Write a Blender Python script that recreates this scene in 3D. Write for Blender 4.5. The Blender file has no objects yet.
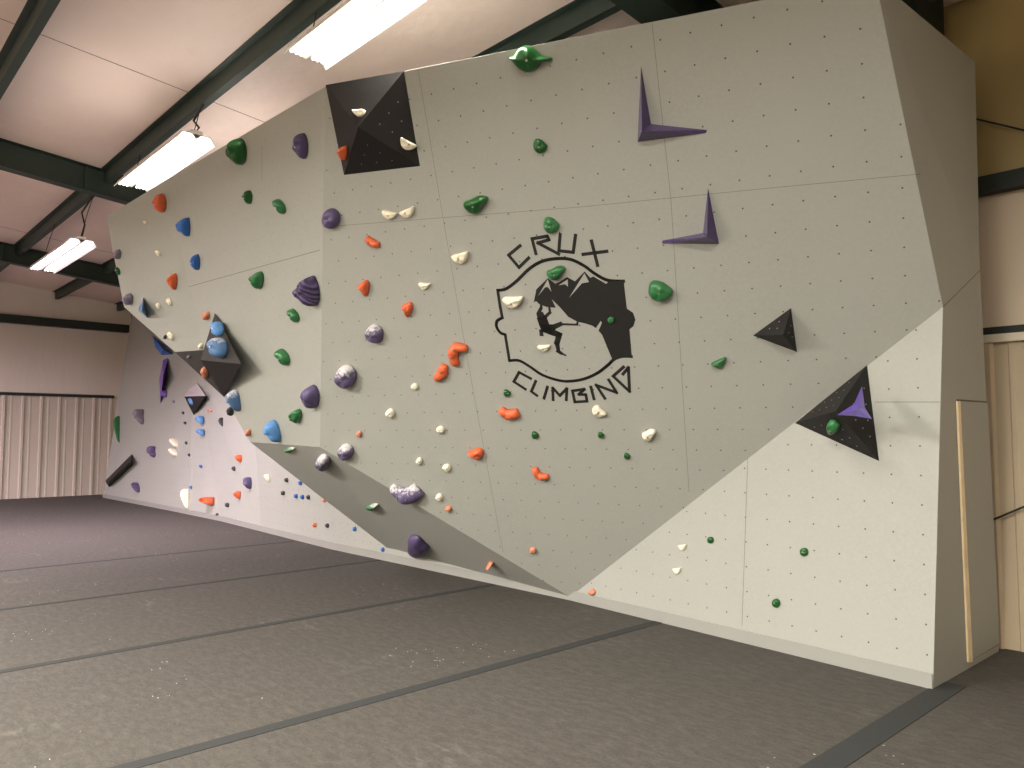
import bpy, bmesh, math, random
import numpy as np
from mathutils import Vector, Matrix
random.seed(7)
S = bpy.context.scene
COL = S.collection

# ------------------------------------------------------------------ camera model (metres, 1024x768)
FPX = 770.0; H = 1.7
TILT = math.atan(50/FPX); YAW = math.atan(833*math.cos(TILT)/FPX)
Fh = np.array([-math.sin(YAW), math.cos(YAW), 0.]); Rt = np.array([math.cos(YAW), math.sin(YAW), 0.]); Uz = np.array([0., 0., 1.])
Fw = Fh*math.cos(TILT)+Uz*math.sin(TILT); Up = -Fh*math.sin(TILT)+Uz*math.cos(TILT)
CAM = np.array([0., 0., H])
cd = bpy.data.cameras.new('camera'); cam = bpy.data.objects.new('camera', cd); COL.objects.link(cam)
cd.sensor_width = 36; cd.lens = 36*FPX/1024; cd.clip_end = 200
cam.matrix_world = Matrix(((Rt[0], Up[0], -Fw[0], 0), (Rt[1], Up[1], -Fw[1], 0), (Rt[2], Up[2], -Fw[2], H), (0, 0, 0, 1)))
S.camera = cam
S.view_settings.view_transform = 'Standard'; S.view_settings.look = 'None'
S.view_settings.gamma = 1; S.view_settings.use_curve_mapping = False
S.view_settings.exposure = 0.32
w = bpy.data.worlds.new('world'); S.world = w; w.use_nodes = True
w.node_tree.nodes['Background'].inputs[0].default_value = (1, .93, .85, 1)
w.node_tree.nodes['Background'].inputs[1].default_value = 0.05

WARM = (1.0, .955, .845); PINK = (1.0, .80, .93); MIDL = (1.0, .92, .89)
# every lamp: centre X, centre Y, height Z, colour, power (W).  first three are in view, the rest unseen, added to light the room
LAMPS = [(-14.75, 3.15, 4.70, PINK, 260), (-10.1, 3.25, 5.12, MIDL, 140), (-5.0, 3.28, 5.15, WARM, 140),
         (-.9, .3, 5.0, WARM, 330), (5.2, 3.2, 5.1, WARM, 120),
         (-19.5, -3.4, 4.7, PINK, 1200), (-13, -3.4, 4.7, MIDL, 380), (-7, -3.4, 4.7, WARM, 1150), (-2, -3.4, 4.7, WARM, 600),
         (-13, -6.8, 4.9, MIDL, 330), (-7, -6.8, 4.9, WARM, 750), (-2, -6.8, 4.9, WARM, 450)]
for i, (x, y, z, c, p) in enumerate(LAMPS):
    ld = bpy.data.lights.new('tube_light', 'AREA'); ld.shape = 'RECTANGLE'; ld.size = 2.5; ld.size_y = .34
    ld.color = c; ld.energy = p; ld.spread = math.radians(140 if i < 3 else 175)
    lo = bpy.data.objects.new('tube_light', ld); COL.objects.link(lo); lo.location = (x, y, z-.075)

# ------------------------------------------------------------------ geometry helpers
def ray(x, y): return Fw*FPX+Rt*(x-512)-Up*(y-384)
def hit(x, y, n, d):
    r = ray(x, y); return CAM+r*((d-n@CAM)/(n@r))
def atz(x, y, z): return hit(x, y, Uz, z)
def atY(x, y, v): return hit(x, y, np.array([0, 1., 0]), v)
def atX(x, y, v): return hit(x, y, np.array([1., 0, 0]), v)
def nz(v): return v/np.linalg.norm(v)
class Plane:
    def __init__(s, p, q, r, off=(0, 0)):
        n = nz(np.cross(q-p, r-p))
        if n@(CAM-p) < 0: n = -n
        s.n = n; s.d = n@p
        s.u = nz(np.cross(Uz, n)); s.v = np.cross(n, s.u); s.off = off
    def on(s, x, y, h=0): return hit(x, y, s.n, s.d+h)
    def uv(s, p): return (p@s.u-s.off[0], p@s.v-s.off[1])
    def anchor(s, x, y):
        p = s.on(x, y); s.off = (p@s.u, p@s.v); return s

def lin(c): return tuple(((v/255)/12.92 if v/255 <= .04045 else ((v/255+.055)/1.055)**2.4) for v in c)+(1.,)

# ------------------------------------------------------------------ materials
def new_mat(name):
    m = bpy.data.materials.new(name); m.use_nodes = True
    nt = m.node_tree; b = nt.nodes['Principled BSDF']; return m, nt, b
def N(nt, t, **kw):
    n = nt.nodes.new(t)
    for k, v in kw.items(): setattr(n, k, v)
    return n
def math_n(nt, op, a, b=None, c=None):
    n = N(nt, 'ShaderNodeMath', operation=op)
    for i, v in enumerate((a, b, c)):
        if v is None: continue
        if isinstance(v, (int, float)): n.inputs[i].default_value = v
        else: nt.links.new(v, n.inputs[i])
    return n.outputs[0]
def mixc(nt, f, a, b):
    n = N(nt, 'ShaderNodeMix', data_type='RGBA')
    for s, v in ((0, f), (6, a), (7, b)):
        if isinstance(v, (int, float, tuple)): n.inputs[s].default_value = v
        else: nt.links.new(v, n.inputs[s])
    return n.outputs[2]
def noise(nt, scale, detail=3, coord='Object', rough=.5, vec=None):
    n = N(nt, 'ShaderNodeTexNoise'); n.inputs['Scale'].default_value = scale; n.inputs['Detail'].default_value = detail; n.inputs['Roughness'].default_value = rough
    if vec is None:
        t = N(nt, 'ShaderNodeTexCoord'); vec = t.outputs[coord]
    nt.links.new(vec, n.inputs['Vector']); return n.outputs['Fac']
def ramp(nt, f, a, b):
    return math_n(nt, 'SMOOTH_MIN', 1.0, math_n(nt, 'MAXIMUM', 0.0, math_n(nt, 'DIVIDE', math_n(nt, 'SUBTRACT', f, a), b-a)), .02)
def simple(name, c, rough=.6, var=.12, scale=6, metal=0, bump=0, bscale=60):
    m, nt, b = new_mat(name); c = lin(c)
    f = noise(nt, scale)
    dark = tuple(v*(1-var) for v in c[:3])+(1,); light = tuple(min(1, v*(1+var)) for v in c[:3])+(1,)
    nt.links.new(mixc(nt, f, dark, light), b.inputs['Base Color'])
    b.inputs['Roughness'].default_value = rough; b.inputs['Metallic'].default_value = metal
    if name.endswith('_volume'): b.inputs['Specular IOR Level'].default_value = .3
    if bump:
        bn = N(nt, 'ShaderNodeBump'); bn.inputs['Strength'].default_value = bump; bn.inputs['Distance'].default_value = .01
        nt.links.new(noise(nt, bscale), bn.inputs['Height']); nt.links.new(bn.outputs[0], b.inputs['Normal'])
    return m
def ply_paint(name, c, holes=True, sp=.2, rad=.0062, dark=.9):
    m, nt, b = new_mat(name); c = lin(c)
    f = noise(nt, 1.1, 4); g = noise(nt, 45, 2)
    base = mixc(nt, f, tuple(v*.93 for v in c[:3])+(1,), tuple(v*1.06 for v in c[:3])+(1,))
    base = mixc(nt, ramp(nt, g, .35, .7), base, tuple(v*1.04 for v in c[:3])+(1,))
    if holes:
        uv = N(nt, 'ShaderNodeUVMap'); sx = N(nt, 'ShaderNodeSeparateXYZ'); nt.links.new(uv.outputs[0], sx.inputs[0])
        d = []
        for o in (0, 1):
            a = math_n(nt, 'ADD', math_n(nt, 'DIVIDE', sx.outputs[o], sp), .5)
            a = math_n(nt, 'SUBTRACT', math_n(nt, 'FRACT', a), .5)
            d.append(math_n(nt, 'MULTIPLY', math_n(nt, 'MULTIPLY', a, sp), math_n(nt, 'MULTIPLY', a, sp)))
        r = math_n(nt, 'SQRT', math_n(nt, 'ADD', d[0], d[1]))
        k = math_n(nt, 'LESS_THAN', r, rad)
        base = mixc(nt, math_n(nt, 'MULTIPLY', k, dark), base, (.03, .028, .025, 1))
    nt.links.new(base, b.inputs['Base Color']); b.inputs['Roughness'].default_value = .62
    bn = N(nt, 'ShaderNodeBump'); bn.inputs['Strength'].default_value = .25; bn.inputs['Distance'].default_value = .003
    nt.links.new(noise(nt, 220, 2), bn.inputs['Height']); nt.links.new(bn.outputs[0], b.inputs['Normal'])
    return m
def hold_mat(name, c, chalk=0.0, rough=.5):
    m, nt, b = new_mat(name); c = lin(c)
    f = noise(nt, 25, 3)
    base = mixc(nt, f, tuple(v*.8 for v in c[:3])+(1,), tuple(min(1, v*1.15) for v in c[:3])+(1,))
    if chalk:
        t = N(nt, 'ShaderNodeTexCoord'); sx = N(nt, 'ShaderNodeSeparateXYZ'); nt.links.new(t.outputs['Generated'], sx.inputs[0])
        k = math_n(nt, 'ADD', math_n(nt, 'MULTIPLY', sx.outputs[1], 1.3), math_n(nt, 'MULTIPLY', noise(nt, 38, 4), 1.2))
        k = math_n(nt, 'MULTIPLY', ramp(nt, k, 1.78-chalk*.6, 2.1-chalk*.6), .75)
        base = mixc(nt, k, base, (.72, .70, .70, 1))
    nt.links.new(base, b.inputs['Base Color']); b.inputs['Roughness'].default_value = rough
    bn = N(nt, 'ShaderNodeBump'); bn.inputs['Strength'].default_value = .3; bn.inputs['Distance'].default_value = .004
    nt.links.new(noise(nt, 70, 3), bn.inputs['Height']); nt.links.new(bn.outputs[0], b.inputs['Normal'])
    return m
GREY = (153, 155, 150)
M = dict(
    plyf=ply_paint('grey_plywood_fine', GREY, rad=.0045, dark=.6), ply=ply_paint('grey_plywood', GREY), plain=ply_paint('grey_plywood_plain', GREY, holes=False), kick=simple('kick_grey', (140, 141, 137), .6, .05),
    seam=simple('seam_dark', (95, 90, 80), .8), wood=simple('pine_edge', (236, 216, 180), .6, .2, 12), paint=simple('black_paint', (15, 14, 13), .7, .1),
    black=simple('black_volume', (28, 26, 26), .55, .35, 30, bump=.3, bscale=150), charcoal=simple('charcoal_volume', (44, 42, 40), .65, .3, 30),
    steel=simple('green_steel', (38, 52, 46), .55, .15, 5), girt=simple('girt_dark', (30, 38, 33), .6), vinyl=None,
    purple=hold_mat('purple', (84, 72, 112)), purplec=hold_mat('purple_chalky', (92, 82, 118), .55), green=hold_mat('green', (44, 108, 62), 0, .35),
    greend=hold_mat('deep_green', (22, 84, 34), 0, .3), greenc=hold_mat('green_chalky', (60, 120, 70), .35), orange=hold_mat('orange', (214, 98, 56)),
    salmon=hold_mat('salmon', (206, 132, 104)), blue=hold_mat('blue', (46, 100, 178)), bluel=hold_mat('light_blue', (88, 140, 200)), bluec=hold_mat('blue_chalky', (80, 116, 160), .4),
    white=hold_mat('cream_white', (240, 234, 212)), dark=hold_mat('dark_hold', (58, 56, 62)), greyp=hold_mat('grey_purple', (120, 112, 128)),
    violet=hold_mat('violet', (88, 60, 168), 0, .3), lav=simple('lavender_grey', (178, 172, 176), .6, .05), plum=hold_mat('glossy_plum', (74, 58, 104), 0, .22), vol_blue=hold_mat('blue_volume', (30, 104, 200)), vol_purple=hold_mat('purple_volume', (116, 88, 170)),
    bolt=simple('zinc_bolt', (170, 168, 160), .3, .1, metal=.8), housing=simple('white_enamel', (225, 225, 220), .4, .03), cable=simple('black_cable', (25, 24, 24), .6))
def vinyl(name, c, var=.05):
    m, nt, b = new_mat(name); c = lin(c)
    t = N(nt, 'ShaderNodeTexCoord'); mp = N(nt, 'ShaderNodeMapping'); mp.inputs['Scale'].default_value = (1, 1, .25); nt.links.new(t.outputs['Object'], mp.inputs[0])
    f = noise(nt, 1.2, 4, vec=mp.outputs[0])
    nt.links.new(mixc(nt, f, tuple(v*(1-var) for v in c[:3])+(1,), tuple(v*(1+var) for v in c[:3])+(1,)), b.inputs['Base Color'])
    b.inputs['Roughness'].default_value = .5
    bn = N(nt, 'ShaderNodeBump'); bn.inputs['Strength'].default_value = .5; bn.inputs['Distance'].default_value = .05
    nt.links.new(noise(nt, 2.5, 4, vec=mp.outputs[0]), bn.inputs['Height']); nt.links.new(bn.outputs[0], b.inputs['Normal'])
    return m
M['ceil'] = vinyl('white_vinyl_ceiling', (228, 208, 200)); M['wallv'] = vinyl('beige_vinyl', (214, 198, 176)); M['wally'] = vinyl('tan_vinyl', (168, 150, 102), .12)
M['wallp'] = vinyl('pale_vinyl', (214, 206, 200)); M['sidingp'] = simple('greige_metal_siding', (192, 182, 172), .5, .05, 2)
M['siding'] = simple('tan_metal_siding', (196, 180, 154), .5, .05, 2); M['trimw'] = simple('cream_trim', (226, 216, 196), .5, .04)
def carpet():
    m, nt, b = new_mat('grey_carpet_mat')
    t = N(nt, 'ShaderNodeTexCoord')
    mp = N(nt, 'ShaderNodeMapping'); mp.inputs['Scale'].default_value = (1, 2.2, 1); nt.links.new(t.outputs['Object'], mp.inputs[0])
    f1 = noise(nt, 1.3, 5); f2 = noise(nt, 60, 3, rough=.7); f3 = noise(nt, 9, 6, rough=.75, vec=mp.outputs[0])
    base = mixc(nt, f2, lin((26, 25, 24)), lin((74, 69, 63)))
    base = mixc(nt, math_n(nt, 'MULTIPLY', ramp(nt, f3, .42, .72), .55), base, lin((86, 81, 75)))
    # smudged chalk
    sm = math_n(nt, 'MULTIPLY', ramp(nt, f1, .56, .78), ramp(nt, noise(nt, 7, 5, rough=.65, vec=mp.outputs[0]), .5, .75))
    base = mixc(nt, math_n(nt, 'MULTIPLY', sm, .28), base, lin((170, 166, 160)))
    # chalk crumbs
    v = N(nt, 'ShaderNodeTexVoronoi'); v.inputs['Scale'].default_value = 11; nt.links.new(mp.outputs[0], v.inputs['Vector'])
    cr = math_n(nt, 'LESS_THAN', v.outputs['Distance'], .085)
    area = math_n(nt, 'GREATER_THAN', noise(nt, .9, 4), .59)
    base = mixc(nt, math_n(nt, 'MULTIPLY', math_n(nt, 'MULTIPLY', cr, area), .7), base, lin((215, 212, 205)))
    nt.links.new(base, b.inputs['Base Color']); b.inputs['Roughness'].default_value = .95
    bn = N(nt, 'ShaderNodeBump'); bn.inputs['Strength'].default_value = .6; bn.inputs['Distance'].default_value = .006
    nt.links.new(f2, bn.inputs['Height']); nt.links.new(bn.outputs[0], b.inputs['Normal'])
    return m
m, nt, b = new_mat('ribbed_purple')
t = N(nt, 'ShaderNodeTexCoord'); mp = N(nt, 'ShaderNodeMapping'); mp.inputs['Rotation'].default_value = (0, 0, -.35); nt.links.new(t.outputs['Generated'], mp.inputs[0])
wv = N(nt, 'ShaderNodeTexWave'); wv.inputs['Scale'].default_value = 2.6; wv.inputs['Distortion'].default_value = 1.2; wv.inputs['Detail Scale'].default_value = .6; nt.links.new(mp.outputs[0], wv.inputs['Vector'])
nt.links.new(mixc(nt, wv.outputs['Fac'], lin((62, 52, 88)), lin((96, 82, 126))), b.inputs['Base Color']); b.inputs['Roughness'].default_value = .6  # shade in the grooves is painted as darker stripes between the ribs
bn = N(nt, 'ShaderNodeBump'); bn.inputs['Distance'].default_value = .02; nt.links.new(wv.outputs['Fac'], bn.inputs['Height']); nt.links.new(bn.outputs[0], b.inputs['Normal'])
M['ribbed'] = m
M['carpet'] = carpet(); M['strip'] = simple('hook_loop_strip', (36, 38, 38), .95, .25, 40)
def emis(name, c, s):
    m, nt, b = new_mat(name); b.inputs['Base Color'].default_value = (.9, .9, .9, 1)
    b.inputs['Emission Color'].default_value = c+(1,); b.inputs['Emission Strength'].default_value = s; return m

# ------------------------------------------------------------------ object helpers
def link(name, bm, mat, parent=None, smooth=False):
    bmesh.ops.recalc_face_normals(bm, faces=bm.faces)
    me = bpy.data.meshes.new(name); bm.to_mesh(me); bm.free()
    if mat: me.materials.append(mat)
    if smooth:
        for p in me.polygons: p.use_smooth = True
    o = bpy.data.objects.new(name, me); COL.objects.link(o)
    if parent: o.parent = parent
    return o
def tag(o, label, cat, group=None):
    o['label'] = label; o['category'] = cat
    if group: o['group'] = group
    return o
def struct(o, label=None):
    o['kind'] = 'structure'
    if label: o['label'] = label
    return o
def empty(name, loc, label, cat, group=None):
    o = bpy.data.objects.new(name, None); COL.objects.link(o); o.location = Vector(loc); return tag(o, label, cat, group)
def box(bm, a, b):
    a = [min(x, y) for x, y in zip(a, b)], [max(x, y) for x, y in zip(a, b)]
    lo, hi = a
    v = [bm.verts.new((x, y, z)) for x in (lo[0], hi[0]) for y in (lo[1], hi[1]) for z in (lo[2], hi[2])]
    for f in ((0, 1, 3, 2), (4, 6, 7, 5), (0, 4, 5, 1), (2, 3, 7, 6), (0, 2, 6, 4), (1, 5, 7, 3)): bm.faces.new([v[i] for i in f])
def prism(bm, prof, a, b, axis=0):
    """closed profile [(p,q)..] swept along axis from a to b (other two axes in order)"""
    rings = []
    for t in (a, b):
        r = []
        for p, q in prof:
            c = [p, q]; c.insert(axis, t); r.append(bm.verts.new(c))
        rings.append(r)
    n = len(prof)
    for i in range(n): bm.faces.new((rings[0][i], rings[0][(i+1) % n], rings[1][(i+1) % n], rings[1][i]))
    bm.faces.new(rings[0]); bm.faces.new(rings[1][::-1])
def tube(bm, pts, r, seg=8):
    pts = [Vector(p) for p in pts]; rings = []
    for i, p in enumerate(pts):
        d = (pts[min(i+1, len(pts)-1)]-pts[max(i-1, 0)]).normalized()
        a = d.orthogonal().normalized(); b = d.cross(a)
        rings.append([bm.verts.new(p+a*r*math.cos(t*2*math.pi/seg)+b*r*math.sin(t*2*math.pi/seg)) for t in range(seg)])
    for i in range(len(rings)-1):
        for j in range(seg): bm.faces.new((rings[i][j], rings[i][(j+1) % seg], rings[i+1][(j+1) % seg], rings[i+1][j]))
    bm.faces.new(rings[0][::-1]); bm.faces.new(rings[-1])
def panel(name, pts, P, mat, parent, thick=.018):
    """plywood face through pts, thickness away from the viewer, uv in metres"""
    bm = bmesh.new(); uvl = bm.loops.layers.uv.new('UVMap')
    fr = [bm.verts.new(p) for p in pts]; bk = [bm.verts.new(np.array(p)-P.n*thick) for p in pts]
    n = len(pts)
    bm.faces.new(fr); bm.faces.new(bk[::-1])
    for i in range(n): bm.faces.new((fr[i], bk[i], bk[(i+1) % n], fr[(i+1) % n]))
    for f in bm.faces:
        for l in f.loops: l[uvl].uv = P.uv(np.array(l.vert.co))
    return link(name, bm, mat, parent)
def strip(bm, P, a, b, wd, h=.0006):
    a = P.on(*a); b = P.on(*b); d = nz(b-a); s = np.cross(P.n, d)*wd/2; o = P.n*h
    bm.faces.new([bm.verts.new(p) for p in (a-s+o, b-s+o, b+s+o, a+s+o)])

# ------------------------------------------------------------------ key planes of the climbing wall
XE = -23.9; YS = 7.0
p0 = atz(933, 689, 0); p1 = atz(570, 600, 0)
BR = Plane(p0, p1, p1+Uz).anchor(922, 505)
Pp = BR.on(570, 597); Q = BR.on(943, 307)
hd = ray(-1000, 434); hd[2] = 0; hd = nz(hd)
MP = Plane(Pp, Q, Pp+hd).anchor(793, 77.5)
A = MP.on(325, 87); B = MP.on(320, 447); TM = MP.on(652, 22); TR = MP.on(875, -22); TOPZ = A[2]
T1 = atz(166, 180, TOPZ)
LP = Plane(A, B, T1).anchor(290, 250)
C0 = LP.on(250, 442); K1 = LP.on(203, 350); V1 = LP.on(224, 397)
T2 = atz(106, 217, TOPZ-.12)
KP = Plane(T1, K1, T2).anchor(150, 260)
K0 = KP.on(124, 307); K2 = KP.on(175, 352)
U2 = Plane(K2, K1, V1)
D0 = BR.on(404, 561)
UB = Plane(B, Pp, D0).anchor(400, 520)
E0 = atz(933, 689, 0); E1 = atz(999, 651, 0); EP = Plane(Q, E0, E1); B2 = EP.on(980, 270); T3 = atY(975, 62, B2[1]+.1)
RP = Plane(Q, B2, TR)
F12 = atz(331, 549, 0); F23 = atz(262, 531.5, 0); F34 = atz(222, 521.3, 0); F56 = atz(172, 511, 0); F6 = atz(103, 497.5, 0); F45 = F34+(F56-F34)*.62
b1 = Plane(p1, F12, p1+Uz); b2 = Plane(F12, F23, F12+Uz); 
M34 = atY(200, 400, 6.5); T34 = atY(193, 350, 6.62); M56 = atY(148, 405, 6.42); T56 = None; T45 = atY(188, 345, 6.66)
b3 = Plane(F23, F34, M34); b4 = Plane(F45, F34, T34); b5 = Plane(F56, F45, T45); b6 = Plane(F6, F56, M56)
L6a = b6.on(115, 420); L6b = b6.on(137, 285); T56 = b6.on(152, 285)

wall = empty('climbing_wall', p1, 'tall grey plywood climbing wall with overhanging faces and a painted climber badge', 'climbing wall')
wall.location = (0, 0, 0)
pm = panel('overhang_panel', [A, B, Pp, Q, TR, TM], MP, M['ply'], wall)
pl_ = panel('overhang_panel', [T1, K1, V1, C0, B, A], LP, M['plyf'], wall); pk = panel('overhang_panel', [T2, K0, K2, K1, T1], KP, M['plyf'], wall)
def tris(name, faces, mat, parent, P):
    bm = bmesh.new(); uvl = bm.loops.layers.uv.new('UVMap')
    for f in faces: bm.faces.new([bm.verts.new(p) for p in f])
    for f in bm.faces:
        for l in f.loops: l[uvl].uv = P.uv(np.array(l.vert.co))
    return link(name, bm, mat, parent)
tris('underside_panel', [(C0, B, D0), (B, Pp, D0)], M['plain'], wall, UB)
tris('underside_panel', [(K2, K1, V1)], M['charcoal'], wall, U2)
tris('return_panel', [(TR, T3, B2, Q)], M['plain'], wall, RP)
tris('end_panel', [(Q, B2, E1, E0)], M['plain'], wall, EP)
panel('base_panel', [p0, p1, Pp, Q], BR, M['ply'], wall)
def up(p, z): return np.array([p[0], p[1], z])
panel('base_panel', [p1, F12, up(F12, 1.5), up(p1, .4)], b1, M['ply'], wall)
panel('base_panel', [F12, F23, b2.on(254.5, 435), up(F12, 1.6)], b2, M['ply'], wall)
tris('base_panel', [(F23, F34, M34), (F23, M34, T34), (F23, T34, b3.on(250, 360))], M['ply'], wall, b3)
tris('base_panel', [(F45, F34, M34), (F45, M34, T34), (F45, T34, T45)], M['ply'], wall, b4)
tris('base_panel', [(F56, F45, M56), (F45, T45, M56), (M56, T45, T56)], M['ply'], wall, b5)
panel('base_panel', [F6, F56, M56, T56, L6b, L6a], b6, M['ply'], wall)
# framing sheathing behind the faces
bk = []
edge = [T2, K0, K2, V1, C0, D0]
for a, b in zip(edge, edge[1:]):
    bk.append((a, b, np.array([b[0], max(b[1], 5.95), b[2]]), np.array([a[0], 6.2, a[2]])))
tris('back_sheathing', bk, M['plain'], wall, KP)
tris('top_cap', [(T2, T1, np.array([T1[0], 6.6, TOPZ]), np.array([T2[0], 6.6, T2[2]])), (T1, A, np.array([A[0], T3[1], TOPZ]), np.array([T1[0], 6.6, TOPZ])),
                 (A, TM, T3, np.array([A[0], T3[1], TOPZ])), (TM, TR, T3)], M['plain'], wall, KP)
# kick boards
bm = bmesh.new()
fl = [p0, p1, F12, F23, F34, F45, F56, F6]
for a, b in zip(fl, fl[1:]):
    d = nz(b-a); n = np.array([d[1], -d[0], 0]);  n = n if n@(CAM-a) > 0 else -n
    q = [a+n*.012, b+n*.012, b-n*.012, a-n*.012]
    lo = [bm.verts.new(up(p, 0)) for p in q]; hi = [bm.verts.new(up(p, .10)) for p in q]
    bm.faces.new(lo[::-1]); bm.faces.new(hi)
    for i in range(4): bm.faces.new((lo[i], lo[(i+1) % 4], hi[(i+1) % 4], hi[i]))
link('kick_board', bm, M['kick'], wall)
# panel seams
bm = bmesh.new()
for a, b in [((418, 69), (457, 300)), ((457, 300), (474, 395)), ((474, 395), (503, 552)), ((652, 23), (671, 200)), ((671, 200), (689, 492)), ((322, 227), (580, 207)), ((580, 207), (780, 187)), ((780, 187), (920, 174))]:
    strip(bm, MP, a, b, .0028)
link('panel_seam', bm, M['seam'], wall)
bm = bmesh.new()
for a, b in [((748, 455), (742, 626)), ((875, 402), (940, 402))]: strip(bm, BR, a, b, .004)
strip(bm, LP, (177, 290), (320, 250), .005); strip(bm, LP, (262, 145), (262, 180), .004)
link('panel_seam', bm, M['seam'], wall)
# access door in the end face
DR = [EP.on(956, 401, .0), EP.on(986, 403), EP.on(998, 643), EP.on(968, 661)]
dr = panel('access_door', [p+EP.n*.012 for p in DR], EP, M['plain'], wall, .011)
q = [EP.on(955.5, 401), EP.on(958, 401), EP.on(970.5, 661), EP.on(966.5, 662)]
panel('door_edge', [p+EP.n*.016 for p in q], EP, M['wood'], dr, .014)['label'] = 'raw pine door edge'
bm = bmesh.new(); strip(bm, EP, (943, 307), (980, 270), .006, .002); link('panel_seam', bm, M['seam'], wall)  # dark line painted along the crease so that the fold shows
bm = bmesh.new(); strip(bm, EP, (956, 400), (986, 402), .012, .004); strip(bm, EP, (967, 662), (998, 644), .012, .004); link('door_gap', bm, M['seam'], dr)

# ------------------------------------------------------------------ painted badge and lettering
logo = bmesh.new()
def s1(p): return (480+p[0]/3.84, 220+p[1]/3.84)
def s5(p): return (400+p[0]/5.12, 300+p[1]/5.12)
def s6(p): return (520+p[0]/8.533, 240+p[1]/8.533)
def s7(p): return (520+p[0]/8.533, 310+p[1]/8.533)
LO = [.0010]
def stroke(pts, f, wpx, closed=False):
    """flat painted line of varying or constant width; pts in crop units"""
    pts = [MP.on(*f(p)) for p in pts]
    ws = wpx if isinstance(wpx, (list, tuple)) else [wpx]*len(pts)
    sc = .0105
    for i in range(len(pts)-1):
        a, b = pts[i], pts[i+1]; d = nz(b-a); s = np.cross(MP.n, d); o = MP.n*LO[0]
        wa, wb = ws[i]*sc/2, ws[i+1]*sc/2
        a2 = a-d*wa*.8; b2 = b+d*wb*.8
        logo.faces.new([logo.verts.new(p+o) for p in (a2-s*wa, b2-s*wb, b2+s*wb, a2+s*wa)])
def fill(pts, f, bmx, h):
    vs = [bmx.verts.new(MP.on(*f(p))+MP.n*h) for p in pts]
    fc = bmx.faces.new(vs); bmesh.ops.triangulate(bmx, faces=[fc])
LW = 2.6
for pts in ([(155, 98), (110, 135), (150, 182), (188, 145)], [(215, 130), (200, 72), (258, 62), (265, 76), (222, 88), (303, 131)],
            [(308, 55), (303, 118), (358, 124), (367, 58)], [(395, 132), (488, 120)], [(428, 80), (452, 175)]): stroke(pts, s1, LW)
stroke([(670, 402), (610, 370), (583, 418), (643, 457)], s5, LW)
for pts in ([(135, 605), (97, 695), (145, 730)], [(235, 655), (205, 755)], [(283, 768), (280, 665), (340, 730), (400, 670), (395, 768)],
            [(448, 690), (550, 675), (502, 720), (562, 722), (572, 778), (468, 785), (448, 690)], [(605, 655), (632, 760)], [(725, 755), (650, 640), (825, 705), (757, 595)],
            [(885, 485), (795, 565), (935, 695), (925, 490), (878, 548)]): stroke(pts, s7, LW)
def smooth(pts, k=6):
    out = []; n = len(pts)
    for i in range(n-1):
        p = [np.array(pts[max(0, min(n-1, j))], float) for j in (i-1, i, i+1, i+2)]
        for t in range(k):
            t /= k; out.append(tuple(.5*((2*p[1])+(p[2]-p[0])*t+(2*p[0]-5*p[1]+4*p[2]-p[3])*t*t+(3*p[1]-p[0]-3*p[2]+p[3])*t**3)))
    return out+[tuple(pts[-1])]
stroke([(68, 270), (78, 335), (86, 375)], s1, LW); stroke(smooth([(86, 375), (66, 388), (64, 410), (78, 432), (97, 440)]), s1, LW); stroke([(97, 440), (113, 540)], s1, LW)
stroke(smooth([(113, 540), (150, 540), (190, 562), (240, 595), (300, 615), (345, 619), (400, 610), (450, 588), (490, 558), (515, 535), (545, 524), (582, 524)]), s1, LW)
stroke(smooth([(68, 270), (100, 264), (140, 235), (190, 187), (240, 158), (300, 148), (350, 152), (400, 176), (440, 205), (490, 231), (552, 235)]), s1, LW)
# mountain mass
mt = [(885, 345), (820, 357), (758, 350), (735, 374), (625, 310), (600, 322), (552, 268), (470, 352), (400, 315), (330, 360), (300, 372), (238, 325), (140, 420), (118, 530), (140, 522),
      (165, 548), (230, 572), (305, 577), (272, 505), (340, 572), (412, 655), (490, 697), (560, 712), (620, 732), (660, 760), (700, 807), (750, 927), (792, 1030), (860, 1000), (955, 997), (935, 762), (968, 735), (985, 680), (965, 620), (912, 585)]
fill(mt, s6, logo, .0014)
# climber
sc7 = .117
stroke([(183, 540), (180, 580), (160, 620)], s6, [1.6, 2.6, 3]); stroke([(250, 575), (256, 618), (205, 665)], s6, [1.6, 2.4, 3])
fill([(160+19*math.cos(t*.52), 636+23*math.sin(t*.52)) for t in range(12)], s6, logo, .0013); stroke([(175, 640), (195, 690), (215, 750)], s6, [6, 9, 8.5]); stroke([(215, 750), (280, 745), (350, 715)], s6, [7, 5, 3.4]); stroke([(350, 718), (490, 722), (490, 705)], s6, 1.8)
stroke([(215, 760), (270, 782), (335, 810)], s6, [7, 6.2, 5]); stroke([(335, 805), (315, 880), (328, 945)], s6, [5, 4.5, 3]); stroke([(325, 948), (350, 965), (392, 985)], s6, [3.6, 2.8, 1.2]); stroke([(180, 775), (184, 806)], s6, [3.2, 3.6])
lg = link('painted_badge', logo, M['paint'], pm); lg['label'] = 'black painted badge with mountains, hanging climber and lettering CRUX CLIMBING'
bm = bmesh.new()
for pts in ([(155, 477), (238, 335), (270, 442), (238, 400), (215, 403)], [(330, 386), (408, 335), (410, 398), (385, 376)], [(420, 492), (550, 283), (590, 358), (530, 368)], [(690, 690), (648, 752), (664, 788), (700, 706)]): fill(pts, s6, bm, .0022)
link('snow_patch', bm, M['plain'], lg)

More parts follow.
